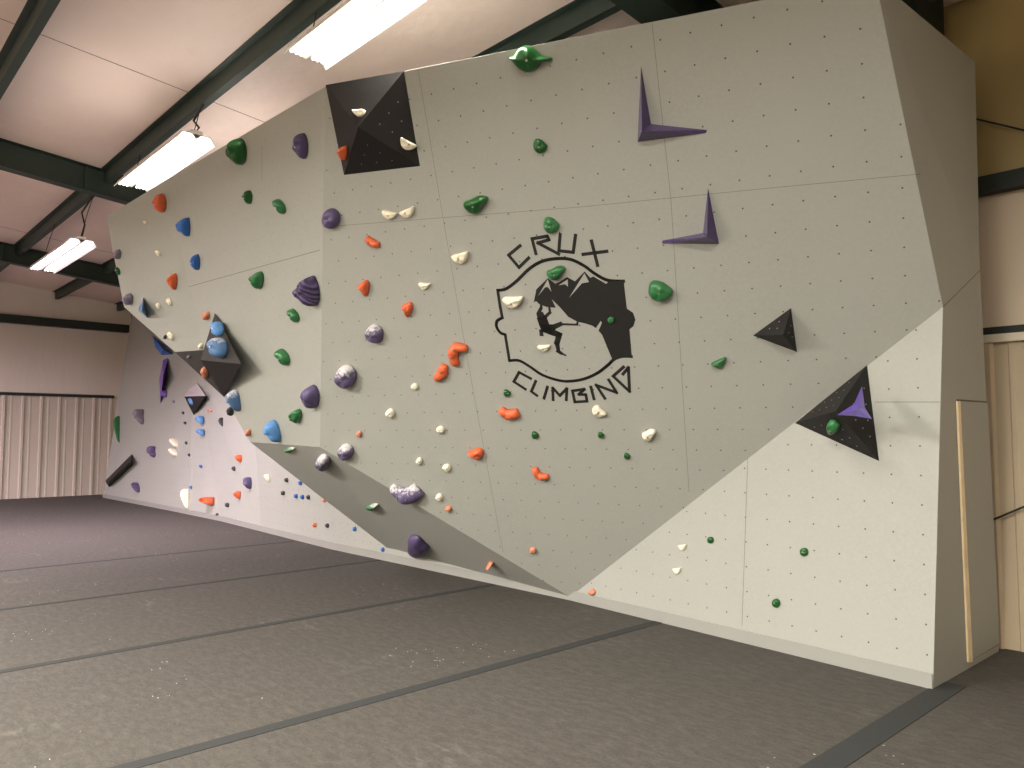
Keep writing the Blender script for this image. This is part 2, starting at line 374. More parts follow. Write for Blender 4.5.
# ------------------------------------------------------------------ holds
SH = dict(
    blob=[(math.cos(t*math.pi/5), math.sin(t*math.pi/5)) for t in range(10)],
    egg=[(-.7, .6), (-.1, 1), (.6, .75), (1, .1), (.85, -.7), (.3, -1), (-.5, -.75), (-1, -.1)],
    drop=[(-1, 1), (-.1, .8), (.75, .15), (1, -.6), (.5, -1), (-.1, -.75), (-.6, .1)],
    jug=[(-1, .35), (-.3, .75), (.5, 1), (1, .5), (.9, -.4), (.4, -1), (-.15, -.65), (-.6, -.0)],
    heart=[(-1, -.05), (-.6, .5), (.1, .95), (.8, .9), (1, -.2), (.75, -1), (.2, -.6), (-.5, -.3)],
    boot=[(-1, .35), (-.6, .95), (.1, .85), (.7, .25), (1, -.6), (.75, -1), (.2, -.8), (-.3, -.2), (-.85, -.1)],
    shell=[(-1, -.1), (-.4, .45), (.15, .95), (.55, .9), (.95, .2), (1, -.6), (.6, -1), (-.3, -.6)],
    shield=[(-.8, 1), (.0, .95), (.6, .35), (1, -.1), (.5, -.8), (-.3, -1), (-.9, -.6), (-.95, .2)],
    leaf=[(-1, .15), (-.75, .3), (-.45, .9), (-.1, 1), (.2, .75), (.6, .2), (1, .1), (1, -.15), (.62, -.15), (.3, -.75), (-.1, -1), (-.5, -.75), (-.8, -.2)],
    wide=[(-1, .3), (-.5, .55), (.1, .95), (.8, .9), (1, .5), (.6, -.2), (.2, -.9), (-.4, -.95), (-.9, -.4)],
    nub=[(-.7, .9), (0, .9), (.55, .5), (1, -.0), (.7, -.7), (0, -1), (-.6, -.7), (-.9, .0)],
    tri=[(-1, -.1), (.2, .7), (1, 1), (.7, -.2), (.1, -1), (-.5, -.6)],
    bird=[(.3, 1), (.8, .9), (.6, .1), (.9, -.4), (.4, -1), (.0, -.5), (-1, -.3), (-.2, .1)],
    slab=[(-1, .25), (-.9, .55), (.8, 1), (1, .7), (.95, -.8), (.5, -1), (-.3, -.4), (-.8, -.5)])
SH['half'] = [(-1, .75), (-.5, .82), (0, .8), (.5, .82), (1, .75), (.9, .15), (.6, -.5), (.2, -.85), (-.2, -.85), (-.6, -.5), (-.9, .15)]
SH['cut'] = [(-1, .4), (-.7, .9), (-.2, 1), (.3, .4), (1, -.5), (.6, -.9), (-.2, -1), (-.8, -.6)]
def closed(ctrl, k=3):
    n = len(ctrl); out = []
    for i in range(n):
        p = [np.array(ctrl[(i+j) % n], float) for j in (-1, 0, 1, 2)]
        for t in range(k):
            t /= k; out.append(.5*((2*p[1])+(p[2]-p[0])*t+(2*p[0]-5*p[1]+4*p[2]-p[3])*t*t+(3*p[1]-p[0]-3*p[2]+p[3])*t**3))
    return out
def frame(P, o):
    return Matrix(((P.u[0], P.v[0], P.n[0], o[0]), (P.u[1], P.v[1], P.n[1], o[1]), (P.u[2], P.v[2], P.n[2], o[2]), (0, 0, 0, 1)))
def bolt(o, r, z, x=0, y=0):
    bm = bmesh.new(); tube(bm, [(x, y, z-.03), (x, y, z+.002)], r, 8)
    link('bolt', bm, M['bolt'], o)
def proj(p):
    d = p-CAM; return np.array([512+FPX*(d@Rt)/(d@Fw), 384-FPX*(d@Up)/(d@Fw)])
def hold(kind, x, y, wd, ht, mat, P, label, rot=0, hgt=None, ribs=0, group=None, h0=0, dot=None, name='climbing_hold'):
    a = math.radians(rot); flat = kind in ('half', 'cut')
    px0 = []
    for px, py in closed(SH[kind], 12 if ribs > 6 else 3):
        X, Y = px*wd/2, py*ht/2
        px0.append((x+X*math.cos(a)-Y*math.sin(a), y-(X*math.sin(a)+Y*math.cos(a))))
    px0 = np.array(px0); lo, hi = px0.min(0), px0.max(0)
    prof = [(1, 0), (1.0, .25), (.95, .52), (.84, .76), (.66, .92), (.42, 1.0), (.2, 1.02)] if not flat else [(1, 0), (1.0, .3), (.97, .55), (.88, .75), (.7, .84), (.42, .9), (.2, .92)]
    rnd = random.Random(int(x*7+y*131)); ph = [rnd.uniform(0, 6.28) for _ in range(4)]
    cur = px0.copy(); base = None
    for it in range(4):
        mid = (cur.min(0)+cur.max(0))/2
        c = P.on(mid[0], mid[1], h0)
        out = [np.array([(P.on(q[0], q[1], h0)-c)@P.u, (P.on(q[0], q[1], h0)-c)@P.v]) for q in cur]
        size = np.mean([np.linalg.norm(q) for q in out])
        if base is None: base = size
        hg = min(hgt or 9, base*.8)
        rr = []
        for s, h in prof:
            rg = []
            for q in out:
                th = math.atan2(q[1], q[0])
                k = 1+.10*math.sin(3*th+ph[0])*s*(1-s)*4+.07*math.sin(5*th+ph[1]+s*4)*s*h
                if ribs: k *= 1+(.10 if ribs > 6 else .07)*(math.sin(q[0]/size*ribs*s+q[1]/size*ribs*.3*s) if ribs < 6 else abs(math.sin(math.atan2(q[1]+size*.1, q[0]+size*1.15)*7.5))-.5)
                tilt = 1+(.28*q[1]/size*s if kind not in ('blob', 'nub') else .1*q[1]/size*s)
                rg.append((q[0]*s, q[1]*s, hg*h*k*tilt))
            rr.append(rg)
        if it == 3: break
        pr = np.array([proj(c+P.u*v[0]+P.v*v[1]+P.n*v[2]) for rg in rr for v in rg])
        l2, h2 = pr.min(0), pr.max(0)
        sc = np.clip((hi-lo)/(h2-l2), .6, 1.3)
        cur = (cur-mid)*sc+mid+((lo+hi)/2-(l2+h2)/2)
    bm = bmesh.new(); rings = [[bm.verts.new(v) for v in rg] for rg in rr]
    n = len(out)
    for r0, r1 in zip(rings, rings[1:]):
        for i in range(n): bm.faces.new((r0[i], r0[(i+1) % n], r1[(i+1) % n], r1[i]))
    bm.faces.new(rings[-1]); bm.faces.new(rings[0][::-1])
    o = link(name, bm, M[mat], None, True); o.matrix_world = frame(P, c)
    tag(o, label, 'climbing hold', group)
    if max(wd, ht) >= 12 or dot: bolt(o, min(.009, size*.16), hg*(.93 if flat else 1.04))
    return o
def bean(pts, ws, mat, P, label, hgt=.05, h0=0, group=None, nb=2):
    """crescent hold: half-round section swept along a spine given on the panel"""
    sp = smooth(pts, 4); n = len(sp)
    wv = np.interp(np.linspace(0, 1, n), np.linspace(0, 1, len(ws)), ws)
    mid = sp[n//2]; c = P.on(*mid, h0); dep = np.linalg.norm(c-CAM)/FPX
    loc = [((P.on(*q, h0)-c)@P.u, (P.on(*q, h0)-c)@P.v) for q in sp]
    bm = bmesh.new(); rings = []; K = 8
    for i, (px, py) in enumerate(loc):
        j0, j1 = loc[max(0, i-1)], loc[min(n-1, i+1)]
        d = nz(np.array([j1[0]-j0[0], j1[1]-j0[1]])); s = np.array([-d[1], d[0]])
        r = wv[i]*dep/2; kk = math.sin(math.pi*(i+.6)/(n+.2))**.4
        rings.append([bm.verts.new((px+s[0]*r*math.cos(t*math.pi/K), py+s[1]*r*math.cos(t*math.pi/K), hgt*kk*max(0, math.sin(t*math.pi/K))**.75*(1+.12*math.sin(i*1.3)))) for t in range(K+1)])
    for a, b in zip(rings, rings[1:]):
        for t in range(K): bm.faces.new((a[t], a[t+1], b[t+1], b[t]))
        bm.faces.new((a[0], b[0], b[K], a[K]))
    bm.faces.new(rings[0]); bm.faces.new(rings[-1][::-1])
    o = link('climbing_hold', bm, M[mat], None, True); o.matrix_world = frame(P, c); tag(o, label, 'climbing hold', group)
    for k in range(nb):
        i = int(n*(k+1)/(nb+1)); bolt(o, .008, hgt*1.02, loc[i][0], loc[i][1])
    return o
def volume(base, apexes, faces, mat, P, label, name='wedge_volume', mats=None, cat='climbing volume'):
    """base: pixels on plane P; apexes: (pixel x, y, height above the plane); faces index base+apexes"""
    pts = [P.on(*b) for b in base]+[P.on(a[0], a[1], a[2]) for a in apexes]
    c = pts[0]*0+sum(pts[:len(base)])/len(base)
    bm = bmesh.new(); vs = [bm.verts.new(((p-c)@P.u, (p-c)@P.v, (p-c)@P.n)) for p in pts]
    fs = []
    for f in faces: fs.append(bm.faces.new([vs[i] for i in f]))
    bm.faces.new(vs[:len(base)])
    if mats:
        for f, mi in zip(fs, mats): f.material_index = mi
    o = link(name, bm, M[mat]); o.matrix_world = frame(P, c)
    tag(o, label, cat)
    return o, c
def nuts(P, vol, c, quads, rows):
    """small metal insert rings scattered regularly on a volume's faces"""
    for (a, b, d) in quads:
        a, b, d = [np.array(v) for v in (a, b, d)]
        nn = nz(np.cross(b-a, d-a))
        if nn[2] < 0: nn = -nn
        for i in range(1, rows+1):
            for j in range(1, rows+1-i+1):
                k = rows+2
                p = a+(b-a)*i/k+(d-a)*j/k
                bm = bmesh.new(); tube(bm, [tuple(p-nn*.004), tuple(p+nn*.002)], .005, 6)
                link('bolt_insert', bm, M['bolt'], vol)
def vloc(vol, i): return tuple(vol.data.vertices[i].co)

# --- volumes
v, c = volume([(325.5, 85), (404, 71), (420, 166), (344, 175)], [(358, 127, .24)], [(0, 1, 4), (1, 2, 4), (2, 3, 4), (3, 0, 4)], 'black', MP,
              'big square black pyramid volume at the top left of the main face', 'pyramid_volume')
nuts(MP, v, c, [(vloc(v, 2), vloc(v, 3), vloc(v, 4)), (vloc(v, 1), vloc(v, 2), vloc(v, 4))], 3)
SQ = v
v, c = volume([(753, 335.5), (791, 308), (797, 352)], [(783, 335, .17)], [(0, 1, 3), (1, 2, 3), (2, 0, 3)], 'black', MP,
              'small black three-sided volume below the lower purple spike, on the main face', 'pyramid_volume')
nuts(MP, v, c, [(vloc(v, 0), vloc(v, 1), vloc(v, 3)), (vloc(v, 1), vloc(v, 2), vloc(v, 3))], 2)
v, c = volume([(795, 423), (867, 365), (879, 461)], [(836, 411, .30)], [(0, 1, 3), (1, 2, 3), (2, 0, 3)], 'black', BR,
              'large black three-sided volume under the diagonal edge, carrying a purple and a green hold', 'pyramid_volume')
nuts(BR, v, c, [(vloc(v, 0), vloc(v, 1), vloc(v, 3)), (vloc(v, 1), vloc(v, 2), vloc(v, 3)), (vloc(v, 2), vloc(v, 0), vloc(v, 3))], 4)
BIG = v
v, c = volume([(215, 313), (202, 361), (224, 397), (238, 363)], [(200.5, 360, .22), (241, 364, .22)],
              [(0, 4, 5), (2, 5, 4), (0, 1, 4), (1, 2, 4), (0, 5, 3), (3, 5, 2)], 'charcoal', LP,
              'black diamond-shaped volume with two blue holds on its upper face', 'diamond_volume')
v.data.materials.append(M['black']); v.data.polygons[1].material_index = 1
DIA = v
v, c = volume([(138, 310), (143, 297), (147.5, 318)], [(142, 311, .22)], [(0, 1, 3), (1, 2, 3), (2, 0, 3)], 'bluec', KP, 'small blue triangular volume near the left edge of the far face', 'pyramid_volume')
v, c = volume([(149, 331), (153, 346), (161, 356), (174, 355)], [(163, 350, .3)], [(0, 1, 4), (1, 2, 4), (2, 3, 4), (3, 0, 4)], 'vol_blue', b5, 'bright blue wedge volume tucked under the far overhang')
v, c = volume([(169, 355), (163, 357), (158.5, 380), (160, 409), (164, 385)], [(163, 376, .28)], [(0, 1, 5), (1, 2, 5), (2, 3, 5), (3, 4, 5), (4, 0, 5)], 'vol_purple', b5, 'long purple blade-shaped volume on the pale far panel')
v, c = volume([(184, 396), (188, 390), (197, 383), (206, 395.5), (193.5, 415)], [(184.5, 396.5, .16), (205.5, 396, .16)], [(0, 1, 5), (1, 2, 6, 5), (2, 3, 6), (3, 4, 6), (5, 6, 4), (4, 0, 5)], 'lav', b4, 'lavender topped volume with a black underside and a blue hold')
v.data.materials.append(M['black'])
for i in (3, 4, 5): v.data.polygons[i].material_index = 1
v, c = volume([(105, 481), (132, 454), (132.5, 465), (109, 487)], [(107, 483, .2), (131, 461, .2)], [(0, 1, 5, 4), (1, 2, 5), (2, 3, 4, 5), (3, 0, 4)], 'black', b6, 'long black bar volume low on the farthest panel', 'bar_volume')
# purple spikes
v, c = volume([(641, 66), (651, 124), (707, 130), (706, 133), (637.5, 142)], [(642, 131, .13)], [(0, 1, 5), (1, 2, 5), (2, 3, 5), (3, 4, 5), (4, 0, 5)], 'plum', MP, 'glossy purple L-shaped spike hold pointing up and right, upper of the two', 'spike_volume')
bolt(v, .009, .11, 0, 0) if False else None
v, c = volume([(708, 188), (719, 244), (662, 243.5), (662.5, 240.5), (703, 233)], [(707, 237, .12)], [(0, 1, 5), (1, 2, 5), (2, 3, 5), (3, 4, 5), (4, 0, 5)], 'plum', MP, 'glossy purple L-shaped spike hold pointing up and left, lower of the two', 'spike_volume')

def face_plane(vol, a, b, d):
    mw = vol.matrix_world
    P = Plane(*[np.array(mw @ Vector(vloc(vol, i))) for i in (a, b, d)]); return P
# purple and green holds riding on the big black volume
FP = face_plane(BIG, 0, 1, 3); FQ = face_plane(BIG, 2, 0, 3); FR = face_plane(BIG, 1, 2, 3)
v, c = volume([(837, 415), (854, 404), (862, 386), (865, 408), (872, 419), (855, 416)], [(858, 409, .06)], [(0, 1, 6), (1, 2, 6), (2, 3, 6), (3, 4, 6), (4, 5, 6), (5, 0, 6)], 'violet', FP if FP.n@(CAM-FP.on(850, 405)) > 0 else FR, 'bright violet three-pointed hold on the large black volume', 'climbing_hold', cat='climbing hold')
hold('nub', 833, 427, 15, 16, 'green', FQ, 'pale green hold on the dark lower side of the large black volume', hgt=.06)
# holds on the square black volume
S0 = face_plane(SQ, 0, 1, 4); S1 = face_plane(SQ, 1, 2, 4); S3 = face_plane(SQ, 3, 0, 4); 
hold('half', 359, 113, 14, 9, 'white', S0, 'white half-moon hold on the upper facet of the square black volume', 4)
hold('half', 407, 145, 18, 11, 'white', S1, 'white half-moon hold on the right facet of the square black volume', -28)
hold('jug', 342, 153, 10, 15, 'orange', S3, 'orange hold on the left edge of the square black volume')
D0p = face_plane(DIA, 0, 4, 5)
hold('blob', 217, 329, 13, 15, 'bluel', D0p, 'upper round blue hold on the diamond-shaped black volume', hgt=.1)
hold('blob', 217.5, 348, 21, 21, 'bluec', D0p, 'larger round blue hold on the diamond-shaped black volume', hgt=.16)

# --- main face
m_ = MP
hold('leaf', 530, 59, 43, 27, 'greend', m_, 'big deep green pinch hold with a pointed tail near the top edge', hgt=.09)
hold('nub', 540, 146, 15, 15, 'greend', m_, 'green knob hold below the big deep green pinch')
hold('wide', 476, 204.5, 25, 19, 'greend', m_, 'wide dark green hold up and left of the word CRUX', hgt=.08)
hold('nub', 551, 225, 17, 17, 'green', m_, 'green knob hold just above the word CRUX')
hold('wide', 556, 273, 19, 15, 'green', m_, 'green hold covering the mountain peak in the badge')
hold('nub', 660, 291, 26, 22, 'green', m_, 'large green hold to the right of the badge', hgt=.08)
hold('tri', 718.5, 363, 15, 12, 'green', m_, 'green wedge hold left of and below the small black volume')
hold('blob', 611, 320, 7, 7, 'green', m_, 'tiny green foothold on the black part of the badge')
hold('nub', 507, 393, 8, 8, 'greend', m_, 'tiny dark green foothold under the C of CLIMBING')
hold('nub', 535, 435, 8, 8, 'greend', m_, 'tiny dark green foothold between two orange holds under the badge')
hold('nub', 601, 435, 7, 7, 'greend', m_, 'tiny dark green foothold left of the lowest cream hold')
hold('nub', 627, 456, 7, 7, 'greend', m_, 'lowest tiny green foothold on the main face')
hold('half', 389, 215, 16, 10, 'white', m_, 'white half-moon hold, left one of the pair below the square volume', -12)
hold('half', 408, 213, 16, 11, 'white', m_, 'white half-moon hold, right one of the pair below the square volume', 22)
hold('half', 461, 258, 18, 13, 'white', m_, 'white half-moon hold left of the C of CRUX', 15)
hold('half', 424, 286, 12, 8, 'white', m_, 'small white half-moon hold above an orange hold, left of the badge', -6)
hold('half', 513, 302, 21, 14, 'white', m_, 'large cream half-moon hold inside the badge at upper left', 2)
hold('half', 544, 348, 13, 8, 'white', m_, 'small cream half-moon hold below the painted climber', 2)
hold('cut', 599.5, 411, 15, 12, 'white', m_, 'cream wedge hold just under the word CLIMBING')
hold('wide', 649, 435, 14, 13, 'white', m_, 'cream rounded hold, lowest and rightmost white one of the main face')
for x, y, a, b, t in [(414.5, 386.5, 8, 7, 'small white screw-on hold nearest the tilted orange crescent'), (390, 413, 10, 10, 'small white knob below and right of the chalky purple ball'),
                      (440.5, 429.5, 9, 8, 'small white screw-on hold above the round orange hold'), (419, 461, 7, 8, 'small white knob above the chalk-topped purple crescent'),
                      (446.5, 467.5, 9, 8, 'small white screw-on hold left of the round orange hold, slightly lower'), (439, 497, 8, 8, 'small white hold just above a small salmon foothold')]:
    hold('egg', x, y, a, b, 'white', m_, t, rot=-20)
bean([(367, 237), (372, 242), (380, 245)], [6, 9, 6], 'orange', m_, 'small slanting orange hold right of the purple ball near the top', .05)
hold('jug', 363.5, 288, 12, 17, 'orange', m_, 'orange hold left of the small white half-moon and slightly lower')
hold('jug', 406.5, 309, 12, 16, 'orange', m_, 'orange hold directly under the small white half-moon hold', -10)
bean([(457, 365), (454, 355), (457, 347), (468, 348)], [8, 11, 11, 6], 'orange', m_, 'large bright orange crescent hold, biggest orange one', .07)
bean([(445, 364), (443, 372), (436, 379)], [7, 12, 7], 'orange', m_, 'tilted orange crescent just below the largest orange crescent', .06)
bean([(501, 408), (508, 414), (519, 412)], [7, 12, 9], 'orange', m_, 'orange bean hold under the left end of CLIMBING', .06)
hold('jug', 475.5, 454, 16, 13, 'orange', m_, 'round lumpy orange hold beside two small white holds')
bean([(535, 467), (539, 475), (549, 476)], [6, 9, 5], 'orange', m_, 'orange crescent hold, lowest large one on the main face', .05)
hold('blob', 359, 434, 6, 7, 'salmon', m_, 'tiny salmon foothold above the lower purple ball')
hold('blob', 448.5, 509, 7, 7, 'salmon', m_, 'tiny salmon foothold beside the edge of the dark underside')
hold('blob', 533, 550.5, 7, 7, 'salmon', m_, 'tiny salmon foothold nearest the bottom tip of the main face')
hold('blob', 331, 218.5, 19, 21, 'purple', m_, 'purple ball hold at the upper left edge of the main face', hgt=.11, ribs=3)
hold('egg', 374, 333.5, 19, 20, 'purplec', m_, 'purple ball hold level with the lower orange hold', hgt=.1)
hold('blob', 345.5, 376.5, 23, 25, 'purplec', m_, 'large purple ball hold with white chalk on top', hgt=.13)
hold('blob', 345.5, 452, 17, 18, 'purplec', m_, 'lower purple ball hold at the left edge, near the underside', hgt=.1)
bean([(393, 484), (402, 492), (411, 494), (420, 488)], [5, 16, 18, 14], 'purplec', m_, 'big purple crescent hold topped with white chalk', .12)
# --- left face
l_ = LP
hold('egg', 236, 151.5, 21, 27, 'greend', l_, 'large dark green hold at the top edge of the left face', hgt=.14)
hold('egg', 300, 146, 16, 26, 'purple', l_, 'tall purple hold near the top of the left face', hgt=.14)
hold('egg', 247, 197, 10, 14, 'greend', l_, 'small dark green hold below the large green one at the top')
hold('drop', 279, 206.5, 14, 15, 'green', l_, 'green drop hold beside the small dark green one, upper left face')
hold('heart', 183, 227, 14, 19, 'blue', l_, 'blue heart-shaped hold, upper of the two near the ridge')
hold('egg', 195, 262, 9, 16, 'blue', l_, 'narrow blue hold, lower of the two near the ridge')
hold('jug', 256, 280, 15, 18, 'green', l_, 'green hold on the panel seam of the left face')
hold('shell', 306, 291, 27, 31, 'ribbed', l_, 'large ribbed purple shell-shaped hold', hgt=.15, ribs=14)
hold('drop', 293, 315.5, 13, 14, 'green', l_, 'green drop hold just below the ribbed purple shell')
hold('drop', 282, 357, 16, 17, 'green', l_, 'green drop hold midway down the left face')
hold('egg', 310, 396.5, 19, 24, 'purple', l_, 'grooved purple hold low on the left face', hgt=.14, ribs=5)
hold('jug', 295, 416, 14, 15, 'green', l_, 'green hold below the grooved purple hold')
hold('boot', 272, 431, 18, 23, 'bluel', l_, 'bright light blue boot-shaped hold at the bottom of the left face', hgt=.14)
hold('blob', 248, 432.5, 6, 8, 'salmon', l_, 'small salmon hold left of the light blue boot-shaped hold')
hold('blob', 206, 315.5, 8, 9, 'salmon', l_, 'small salmon hold beside the tip of the diamond volume')
hold('blob', 200.5, 346, 5, 6, 'white', l_, 'tiny white hold left of the diamond volume')
hold('boot', 233.5, 400, 14, 23, 'bluec', l_, 'chalky blue hold under the diamond volume', hgt=.14)
hold('egg', 230, 411, 7, 10, 'dark', l_, 'dark purple hold half behind the chalky blue one')
# --- far face
k_ = KP
hold('egg', 159, 203, 14, 19, 'orange', k_, 'large orange hold at the top of the far face ridge')
hold('jug', 172, 281.5, 10, 17, 'orange', k_, 'orange hold halfway down the far face')
for x, y, a, b, t in [(145, 222.5, 4, 4, 'tiny white hold highest on the far face'), (158, 253, 6, 7, 'white chip hold in the middle of the far face'), (169, 302, 6, 8, 'white chip, right one of the pair on the far face'),
                      (158, 306, 5, 7, 'white chip, left one of the pair on the far face'), (170.5, 336, 7, 9, 'white wedge hold lowest on the far face')]: hold('drop', x, y, a, b, 'white', k_, t)
hold('blob', 165, 337, 3.5, 4.5, 'dark', k_, 'tiny dark foothold beside the lowest white wedge of the far face')
hold('blob', 117, 254, 8, 10, 'greyp', k_, 'grey purple ball hold on the left rim, upper one')
hold('drop', 117.5, 271, 6, 8, 'greend', k_, 'small dark green hold on the left rim between two grey balls')
hold('blob', 127.5, 299, 11, 12, 'greyp', k_, 'grey purple ball hold on the left rim, lower one')
hold('egg', 204.5, 372, 8, 13, 'salmon', U2, 'salmon hold on the dark underside left of the diamond volume')
hold('blob', 188.5, 357, 4, 4, 'greyp', U2, 'tiny grey foothold on the dark underside facet')
# --- dark underside
hold('wide', 290.5, 449, 13, 8, 'greenc', UB, 'chalky green hold on the dark underside, highest', hgt=.06)
hold('egg', 322.5, 462.5, 16, 18, 'purplec', UB, 'chalky purple hold on the dark underside beside the purple ball', hgt=.1)
hold('wide', 372, 507, 13, 8, 'greenc', UB, 'small green hold in the middle of the dark underside', hgt=.05)
hold('shield', 418, 546.5, 22, 23, 'purple', UB, 'large purple shield-shaped hold low on the dark underside', hgt=.09, ribs=4)
hold('blob', 489.5, 566, 8, 8, 'salmon', UB, 'small salmon foothold low on the dark underside')
# --- right base panel
hold('blob', 710.5, 540, 7, 7, 'greend', BR, 'small green foothold on the base panel, leftmost green')
hold('blob', 804, 552, 9, 9, 'greend', BR, 'small green foothold on the base panel, upper right', dot=1)
hold('blob', 776, 603, 9, 9, 'greend', BR, 'small green foothold lowest on the base panel', dot=1)
hold('half', 682.5, 547.5, 9, 7, 'white', BR, 'small white chip on the base panel, upper one', 5)
hold('half', 677, 571, 9, 7, 'white', BR, 'small white chip on the base panel, lower one', 5)
hold('blob', 592, 592, 8, 7, 'salmon', BR, 'small orange foothold beside the bottom tip of the main face')
# --- far base panels
hold('slab', 116.7, 429, 4.5, 26, 'green', b6, 'tall thin green hold at the left rim of the farthest panel', hgt=.12)
hold('bird', 139, 417, 10, 15, 'greyp', b6, 'grey purple angular hold high on the farthest panel')
hold('bird', 151.5, 452, 9, 11, 'purple', b6, 'pale purple angular hold midway on the farthest panel')
hold('drop', 135.7, 487.5, 7, 10, 'purple', b6, 'small purple hold lowest on the farthest panel')
hold('blob', 164.5, 394, 7, 8, 'vol_purple', b5, 'small purple knob beside the long purple volume')
hold('drop', 174, 443, 8, 9, 'white', b5, 'white angular hold, upper one on the pale panel')
hold('drop', 173, 452.5, 8, 8, 'white', b5, 'white angular hold, lower one on the pale panel')
hold('tri', 185, 499, 7, 20, 'white', b5, 'long white pointed hold near the floor on the pale panel')
hold('blob', 193, 401.5, 9, 9, 'bluel', b4, 'round blue hold under the black lip of the lavender volume', hgt=.22)
hold('heart', 199.5, 420, 8, 8, 'bluel', b4, 'light blue hold below the lavender volume, upper one')
hold('heart', 200, 432.5, 8, 7, 'bluel', b4, 'light blue hold below the lavender volume, lower one')
hold('slab', 206.5, 501, 14, 8, 'orange', b4, 'long orange hold near the floor on the pale panel')
for x, y, P, mt_, t in [(174, 402, b5, 'greyp', 'pale dot foothold level with the end of the long purple volume'), (183, 413, b5, 'dark', 'dark dot foothold left of the black lip'), (185, 423, b5, 'dark', 'dark dot foothold left of the upper light blue hold'),
                        (186, 443, b5, 'dark', 'dark dot foothold right of the upper white angular hold'), (189, 455, b5, 'dark', 'dark dot foothold right of the lower white angular hold'), (200.4, 466.4, b4, 'blue', 'blue dot foothold on the pale panel above the long orange hold'),
                        (190.6, 487.3, b5, 'blue', 'blue dot foothold left of the long orange hold, above the white point'), (217, 514.6, b4, 'dark', 'dark dot foothold closest to the floor on the pale panel'),
                        (207.8, 411, b3, 'salmon', 'red dot foothold, left one of a pair'), (211.5, 410.5, b3, 'salmon', 'red dot foothold, right one of a pair')]:
    hold('blob', x, y, 2.8, 3.2, mt_, P, t)
hold('slab', 221, 422, 4, 9, 'dark', b3, 'slim dark hold high on the grey panel')
hold('jug', 238.4, 458.6, 7, 8, 'orange', b3, 'orange hold, upper one on the far grey panel')
hold('jug', 237, 495, 7, 8, 'orange', b3, 'orange hold, lower one on the far grey panel')
hold('blob', 247.4, 483, 8, 12, 'purple', b3, 'dark purple oval hold between the two orange ones on the far grey panel')
for x, y, P, mt_, t in [(233.5, 468.7, b3, 'dark', 'dark foothold between the two orange holds of the far grey panel'), (227, 505, b3, 'dark', 'dark foothold lowest on the far grey panel'), (261, 473, b3, 'dark', 'dark foothold at the fold left of a white hold'),
                        (286.3, 480, b2, 'dark', 'dark foothold below the start of the dark underside'), (282.8, 493, b2, 'dark', 'dark foothold left of two blue footholds'), (300, 483, b2, 'blue', 'blue foothold touching the dark underside edge'),
                        (295.7, 496, b2, 'blue', 'blue foothold, left one of the close pair'), (302, 497, b2, 'blue', 'blue foothold, right one of the close pair'), (308, 497.3, b2, 'dark', 'dark green foothold right of the blue pair'),
                        (324, 500, b2, 'salmon', 'red brown foothold at the dark underside edge'), (314.5, 525, b2, 'orange', 'narrow orange foothold close to the floor'), (327, 525.6, b2, 'dark', 'dark foothold beside the panel corner close to the floor'),
                        (354.5, 529, b1, 'blue', 'blue foothold, upper one on the pale triangle under the overhang'), (382.6, 549.6, b1, 'blue', 'blue foothold, lower one on the pale triangle under the overhang')]:
    hold('blob', x, y, 4, 4.6, mt_, P, t)
hold('drop', 267, 478, 5, 8, 'white', b2, 'small white hold high on the panel beside the dark underside')

# ------------------------------------------------------------------ the building
XR = 7.0; YB = -9.0
def zb(y): return 5.2+.1*(YS-y)
bm = bmesh.new(); box(bm, (XE-.2, YB-.2, -.3), (XR+.2, YS+.2, 0)); struct(link('floor', bm, M['carpet']), 'dark grey carpeted mat floor with chalk specks')
def seamX(px): return atz(*px, 0)[0]
k = 1
for px, wd in [((880, 731), .16), ((530, 657), .10), ((254, 627), .085), ((190, 585), .07), ((150, 556), .06)]:
    X = seamX(px); bm = bmesh.new(); box(bm, (X-wd/2, YB, 0.0), (X+wd/2, 5.86, .003)); struct(link('trim_%d' % k, bm, M['strip']), 'dark strip over a mat joint'); k += 1
def ceil_bm():
    bm = bmesh.new(); prism(bm, [(YS+.2, zb(YS+.2)+.2), (YB, zb(YB)+.2), (YB, zb(YB)+.35), (YS+.2, zb(YS+.2)+.4)], XE-.2, XR+.2, 0); return bm
cl = struct(link('ceiling', ceil_bm(), M['ceil']), 'white vinyl insulated sloping ceiling')
bm = bmesh.new()
for px in ((155, 82), (43, 235)):
    X = atz(px[0], px[1], 5.78)[0]
    prism(bm, [(YS, zb(YS)+.196), (YB, zb(YB)+.196), (YB, zb(YB)+.205), (YS, zb(YS)+.205)], X, X+.006, 0)
link('seam', bm, simple('ceiling_seam', (110, 100, 94)), cl)
def wallbox(name, a, b, mat, label):
    bm = bmesh.new(); box(bm, a, b); return struct(link(name, bm, mat), label)
wl = wallbox('wall_left', (XE-.15, YB, 0), (XE, YS, zb(YB)+.4), M['wallp'], 'far end wall with vinyl insulation above metal siding')
YW = YS+.12
wf = wallbox('wall_back', (XE, YW, 0), (XR, YW+.15, 3.72), M['wallv'], 'long side wall behind the climbing wall')
bm = bmesh.new(); box(bm, (XE, YW, 3.72), (XR, YW+.15, 5.9)); link('insulation', bm, M['wally'], wf)
wallbox('wall_right', (XR, YB, 0), (XR+.15, YS, zb(YB)+.4), M['wallv'], 'near end wall')
wallbox('wall_front', (XE, YB-.15, 0), (XR, YB, zb(YB)+.4), M['wallv'], 'side wall behind the camera')
